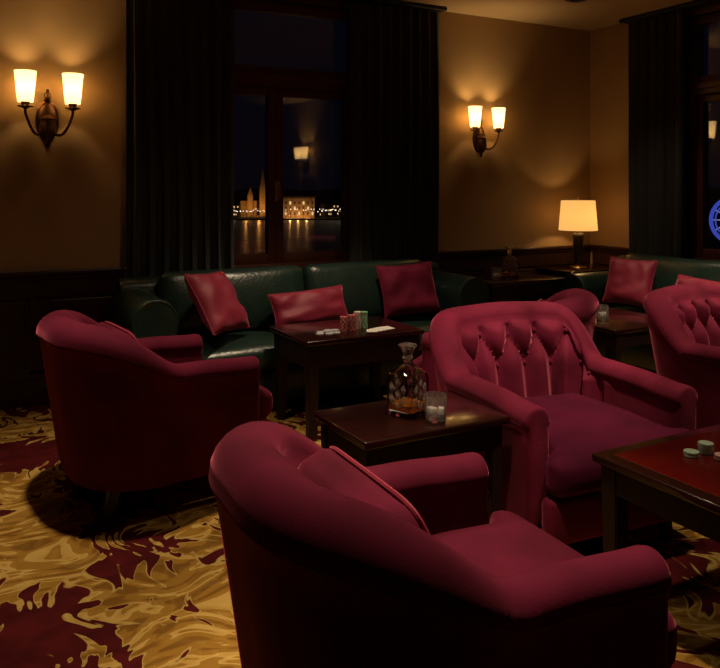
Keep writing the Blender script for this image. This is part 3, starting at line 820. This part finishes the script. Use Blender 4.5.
# ------------------------------------------------------------------ wall sconces (local: wall plane y=0, room side -y, z=0 at plate centre)
def point(name, loc, power, col, r=.02):
    l = bpy.data.lights.new(name, 'POINT'); l.energy = power; l.color = col; l.shadow_soft_size = r
    o = bpy.data.objects.new(name, l); C.objects.link(o); o.location = loc; return o
WARM = (1., .67, .30)
SCB = 8.5
def sconce(label, mt, group):
    t = thing('wall_sconce', label, 'wall lamp', (0, 0, 0), 0, group); t.matrix_world = mt
    b = MB()
    # oval back plate with stepped rim
    rings = []; n = 24
    for (k, y) in ((1, 0), (1, -.012), (.86, -.020), (.80, -.017), (.62, -.026), (0, -.032)):
        if k == 0: rings.append([b.bm.verts.new((0, y, 0))])
        else: rings.append([b.bm.verts.new((.072 * k * math.cos(2 * PI * i / n), y, .135 * k * math.sin(2 * PI * i / n))) for i in range(n)])
    for A, B in zip(rings, rings[1:]):
        for i in range(n):
            j = (i + 1) % n
            if len(B) == 1: b.bm.faces.new((A[i], A[j], B[0]))
            else: b.bm.faces.new((A[i], A[j], B[j], B[i]))
    b.build('backplate', BRONZE, t)
    MB().ball((0, -.03, .155), .024, (1, .8, 1.3)).ball((0, -.03, .192), .011).ball((0, -.025, .128), .018, (1.5, .8, .5)).build('finial', BRONZE, t)
    MB().lathe([(0, -.20), (.008, -.192), (.014, -.175), (.010, -.160), (.034, -.135), (.048, -.105), (.052, -.06), (.044, -.02), (.053, -.01), (.034, .0), (.018, .012), (0, .016)], 18, (0, -.045, .015)).build('hub', BRONZE, t)
    for sg in (-1, 1):
        q = []
        for i in range(17):
            f = i / 16; a = -PI * .55 + f * PI * .62
            q.append((sg * (.025 + .115 * f ** .8), -.045 - .085 * math.sin(f * PI / 2), -.085 - .045 * math.sin(f * PI * .8) * (1 - f) + .12 * f ** 2.4))
        x, y, z = q[-1]; q.append((x, y, z + .03))
        a = MB().tube(q, [.0095] * 10 + [.0085] * 8, 8).build('arm', BRONZE, t)
        MB().lathe([(0, 0), (.012, .0), (.020, .006), (.046, .014), (.048, .018), (.020, .022), (.024, .030), (.028, .046), (.022, .05), (0, .05)], 20, (x, y, z + .022)).build('cup', BRONZE, a)
        z2 = z + .064
        s = MB().lathe([(.046, 0), (.051, .04), (.057, .11), (.062, .160), (.066, .195), (.063, .195), (.059, .160), (.054, .11), (.048, .04), (.043, .003)], 28, (x, y, z2), closed=True).build('shade', SHADE, a)
        p = mt @ Vector((x, y, z2 + .10)); point('sconce_bulb', p, SCB, WARM, .03)
    return t
GSC = 'twin shade wall sconces'
ZS = 1.85
sconce('bronze twin shade wall sconce left of the river window', Matrix.Translation((.534, YB, ZS - .01)), GSC)
sconce('bronze twin shade wall sconce between curtain and corner', Matrix.Translation((4.025, YB, ZS - .022)) @ Matrix.Scale(.9, 4), GSC)
sconce('bronze twin shade wall sconce seen only as a reflection in the window', Matrix.Translation((XR, -1.10, ZS - .05)) @ Matrix.Rotation(-PI / 2, 4, 'Z'), GSC)

# ------------------------------------------------------------------ table lamp
LX, LY, LZ = 4.90, 4.97, .689
t = thing('table_lamp', 'lit table lamp with cream tapered shade in the room corner', 'lamp', (LX, LY, LZ))
MB().lathe([(0, 0), (.075, 0), (.078, .006), (.072, .014), (.03, .022), (.026, .03), (0, .03)], 28).build('base', BRASS, t)
MB().lathe([(.0, .028), (.026, .028), (.03, .05), (.050, .27), (.052, .30), (.046, .31), (0, .31)], 24).build('stem', STEEL, t)
MB().lathe([(0, .31), (.014, .31), (.014, .335), (.02, .34), (.02, .375), (0, .376)], 16).build('socket', BRASS, t)
b = MB().lathe([(.170, .335), (.148, .600), (.146, .600), (.168, .335)], 36, closed=True); b.build('lamp_shade', LAMPSHADE, t)
b = MB()
for k in range(3): a = 2 * PI * k / 3; b.tube([(0, 0, .585), (.147 * math.cos(a), .147 * math.sin(a), .585)], .003, 6)
b.tube([(0, 0, .37), (0, 0, .59)], .004, 6).build('shade_holder', BRASS, t)
MB().ball((0, 0, .63), .009).ball((0, 0, .607), .012, (1, 1, .8)).tube([(0, 0, .585), (0, 0, .625)], .004, 6).build('finial', BRASS, t)
point('table_lamp_bulb', (LX + .03, LY - .03, LZ + .45), 4.0, (1., .60, .24), .03)

# ceiling fitting and downlights overhead, mostly out of view, plus added brightening spots
t = thing('ceiling_downlight', 'dark round downlight fitting on the ceiling at the top edge', 'ceiling light', (4.33, 4.40, ZC))
MB().lathe([(.055, -.004), (.092, -.004), (.095, -.010), (.085, -.016), (.058, -.014), (.050, -.005)], 28, closed=True).build('trim_ring', BLACKM, t)
MB().lathe([(0, -.001), (.052, -.001), (.052, -.005), (.03, -.007), (0, -.007)], 24).build('lens', STEEL, t)
def spot(x, y, power, ang, blend=.6, tx=None, ty=None, col=(1., .76, .50), r=.05, z=ZC - .03):
    l = bpy.data.lights.new('spotlight', 'SPOT'); l.energy = power; l.color = col; l.spot_size = R(ang); l.spot_blend = blend; l.shadow_soft_size = r
    o = bpy.data.objects.new('spotlight', l); C.objects.link(o); o.location = (x, y, z)
    d = Vector(((x if tx is None else tx) - x, (y if ty is None else ty) - y, -z)); o.rotation_euler = d.to_track_quat('-Z', 'Y').to_euler()
    return o
spot(.45, 3.38, 170, 84, .9, .45, 3.0)
spot(1.15, 1.62, 250, 46, .9)
spot(2.1, 1.60, 250, 42, .9, 2.2, 2.85)
spot(2.1, 3.75, 130, 66, .9, 2.1, 4.25)
spot(2.75, 3.10, 100, 46, .9)
spot(3.85, 2.9, 190, 60, .9, 4.3, 3.3)
spot(2.75, 1.6, 60, 50, .8)
spot(3.55, 1.55, 150, 42, .9, 3.62, 2.75)  # unseen spot, added to brighten the tufted armchair at the edge
spot(1.4, 3.0, 15, 135, .6)  # wide weak fill, added to lift the ambient light; it has no fitting
spot(4.33, 4.40, 24, 84, .8, 4.6, 4.1)

# ------------------------------------------------------------------ outside: night river, far bank
ZW = -20.
D0 = (1.4 - ZW) * FPX / (220 - 188)       # far bank depth
o = mesh_obj('river', [(-900, 30, ZW), (1500, 30, ZW), (1500, 1500, ZW), (-900, 1500, ZW)], [(0, 1, 2, 3)], WATER, smooth=False); struct(o, 'dark river outside reflecting lights')
fw = Vector((math.cos(YAW), math.sin(YAW), 0)); rt = Vector((math.sin(YAW), -math.cos(YAW), 0))
def P(lat, dep, z): v = fw * dep + rt * lat; return Vector((v.x, v.y, z))
QZ = ZW + .9
def quad_prism(l0, l1, d0, d1, z0, z1): return [P(l0, d0, z0), P(l1, d0, z0), P(l1, d1, z0), P(l0, d1, z0), P(l0, d0, z1), P(l1, d0, z1), P(l1, d1, z1), P(l0, d1, z1)]
BF = [(0, 1, 2, 3), (7, 6, 5, 4), (0, 4, 5, 1), (1, 5, 6, 2), (2, 6, 7, 3), (3, 7, 4, 0)]
o = mesh_obj('quay', quad_prism(-300, 600, D0, D0 + 400, ZW - 1, QZ), BF, HOUSEM, smooth=False); struct(o, 'stone embankment across the river')
# hill behind the town
V = []; F = []; n = 60
for i in range(n + 1):
    l = -300 + 900 * i / n
    h = 6 + 10 * mnoise.noise(Vector((l * .006, 3, 0))) + 4 * mnoise.noise(Vector((l * .03, 7, 0)))
    V += [P(l, D0 + 250, QZ - 2), P(l, D0 + 330, QZ + 14 + h), P(l, D0 + 420, QZ - 2)]
for i in range(n):
    a = i * 3; F += [(a, a + 3, a + 4, a + 1), (a + 1, a + 4, a + 5, a + 2)]
struct(mesh_obj('hill', V, F, HILLM), 'dark hill behind the far bank')
def lat(px, dep): return (px - 360) / FPX * dep
# lit gold palace front with window bays
dg = D0 + 14
l0, l1 = lat(283.5, dg), lat(314.5, dg); zt = QZ + (219 - 199.5) / FPX * dg
t = thing('palace', 'floodlit golden building across the river, right of the window mullion', 'building', P((l0 + l1) / 2, dg, QZ))
inv = Matrix.Translation(-t.location)
def pobj(name, V, F, m, par): return mesh_obj(name, [inv @ v for v in V], F, m, par, smooth=False)
pobj('wall', quad_prism(l0, l1, dg, dg + 16, QZ, zt), BF, STONE, t)
V = quad_prism(l0 - .6, l1 + .6, dg - .6, dg + 16.6, zt, zt + 1.2); pobj('roof', V, BF, HOUSEM, t)
for i in range(7):
    x = l0 + (l1 - l0) * (i + .5) / 7
    pobj('pilaster', quad_prism(x - .35 - 1.3, x + .35 - 1.3, dg - .5, dg, QZ, zt - .5), BF, STONE, t)
    for k in range(3):
        z = QZ + 2 + k * 3.6; pobj('window', quad_prism(x - .5, x + .7, dg - .08, dg, z, z + 2.1), BF, HOUSEM if (i + k) % 3 else WINLIT, t)
for x in (l0 + 5, (l0 + l1) / 2, l1 - 5): point('palace_floodlight', P(x, dg - 7, QZ + 1.5), 1300, (1., .42, .11), .5)
# church with two spires
def spire(px, top, base, hw, dep, par, inv):
    x = lat(px, dep); zb_, zt_ = H + (188 - base) / FPX * dep, H + (188 - top) / FPX * dep; zm = zb_ + (zt_ - zb_) * .45
    V = quad_prism(x - hw, x + hw, dep, dep + 2 * hw, QZ, zm); mesh_obj('tower', [inv @ v for v in V], BF, STONE, par, smooth=False)
    V = [P(x - hw, dep, zm), P(x + hw, dep, zm), P(x + hw, dep + 2 * hw, zm), P(x - hw, dep + 2 * hw, zm), P(x, dep + hw, zt_)]
    mesh_obj('spire', [inv @ v for v in V], [(0, 1, 4), (1, 2, 4), (2, 3, 4), (3, 0, 4), (3, 2, 1, 0)], STONE, par, smooth=False)
dc = D0 + 60
t = thing('church', 'floodlit golden church with spires left of the window mullion', 'building', P(lat(252, dc), dc, QZ))
inv = Matrix.Translation(-t.location)
pobj('nave', quad_prism(lat(240, dc), lat(256, dc), dc + 3, dc + 14, QZ, H + (188 - 201) / FPX * dc), BF, STONE, t)
spire(250, 187, 203, 1.9, dc, t, inv); spire(262.5, 168, 206, 2.2, dc - 2, t, inv)
for px in (246, 259): point('church_floodlight', P(lat(px, dc - 12), dc - 12, QZ + 5), 3000, (1., .38, .07), .5)
# town houses with lit windows
rnd = random.Random(4)
for k, px in enumerate((236, 269, 277, 322, 329, 336, 343, 350)):
    dd = D0 + 20 + 8 * (k % 3); w = 1.9; hh = 7 + 5 * rnd.random(); x = lat(px, dd)
    lab = ['low dark town house below the church spires by the window edge', 'dark town house hidden behind the window mullion', 'narrow dark town house beside the golden building', 'dark town house just right of the golden building',
           'second dark town house right of the golden building', 'third dark town house right of the golden building', 'dark town house near the right window stile', 'last dark town house by the curtain edge'][k]
    t = thing('town_house', lab, 'building', P(x, dd, QZ), 0, 'town houses across the river'); inv = Matrix.Translation(-t.location)
    pobj('wall', quad_prism(x - w, x + w, dd, dd + 8, QZ, QZ + hh), BF, HOUSEM, t)
    V = [P(x - w - .3, dd - .3, QZ + hh), P(x + w + .3, dd - .3, QZ + hh), P(x + w + .3, dd + 8.3, QZ + hh), P(x - w - .3, dd + 8.3, QZ + hh), P(x - w, dd + 4, QZ + hh + 3), P(x + w, dd + 4, QZ + hh + 3)]
    pobj('roof', V, [(0, 1, 5, 4), (2, 3, 4, 5), (1, 2, 5), (3, 0, 4), (3, 2, 1, 0)], HILLM, t)
    for i in range(3):
        for j in range(3):
            if rnd.random() < .4:
                xx = x - w + (i + .5) * 2 * w / 3; z = QZ + 1.6 + j * 2.6; pobj('window', quad_prism(xx - .4, xx + .4, dd - .05, dd, z, z + 1.1), BF, WINLIT, t)
# quay street lamps
for k in range(58):
    px = 231 + k * 2.1
    if 282 < px < 316 and k % 2: continue
    dd = D0 + 3 + rnd.random() * 6; x = lat(px + rnd.uniform(-1, 1), dd); hh = 4.0 + rnd.random() * 2
    t = thing('street_lamp', 'tiny white street lamp in the row along the far bank', 'street lamp', P(x, dd, QZ), 0, 'street lamps along the far bank')
    MB().tube([(0, 0, 0), (0, 0, hh)], .12, 6).build('post', HOUSEM, t)
    MB().ball((0, 0, hh + .3), .25, u=8, v=6).build('lantern', LAMPW, t)
# blue lit wheel seen at the edge of the other window
dw = 260.; wl = lat(733, dw); wz = H + (188 - 220) / FPX * dw; rad = 22 / FPX * dw
t = thing('ferris_wheel', 'blue lit wheel outside the window at the picture edge', 'ferris wheel', P(wl, dw, wz)); inv = Matrix.Translation(-t.location)
cc = [P(wl + rad * math.cos(2 * PI * i / 48), dw, wz + rad * math.sin(2 * PI * i / 48)) for i in range(48)]
MB().tube([inv @ v for v in cc], .75, 6, closed=True).build('rim', BLUEL, t)
cc2 = [P(wl + rad * .8 * math.cos(2 * PI * i / 48), dw, wz + rad * .8 * math.sin(2 * PI * i / 48)) for i in range(48)]
MB().tube([inv @ v for v in cc2], .3, 6, closed=True).build('inner_rim', BLUEL, t)
for k in range(12):
    a = 2 * PI * k / 12; MB().tube([(0, 0, 0), inv @ P(wl + rad * math.cos(a), dw, wz + rad * math.sin(a))], .14, 5).build('spoke', WHITEL, t)
for sg in (-1, 1): MB().tube([(0, 0, 0), inv @ P(wl + sg * 5, dw + 1, ZW + .1)], .4, 6).build('support', HOUSEM, t)

# night sky
w = bpy.data.worlds.new('night'); SC.world = w; w.use_nodes = True
bg = w.node_tree.nodes['Background']; bg.inputs[0].default_value = (.35, .45, 1., 1); bg.inputs[1].default_value = .0035
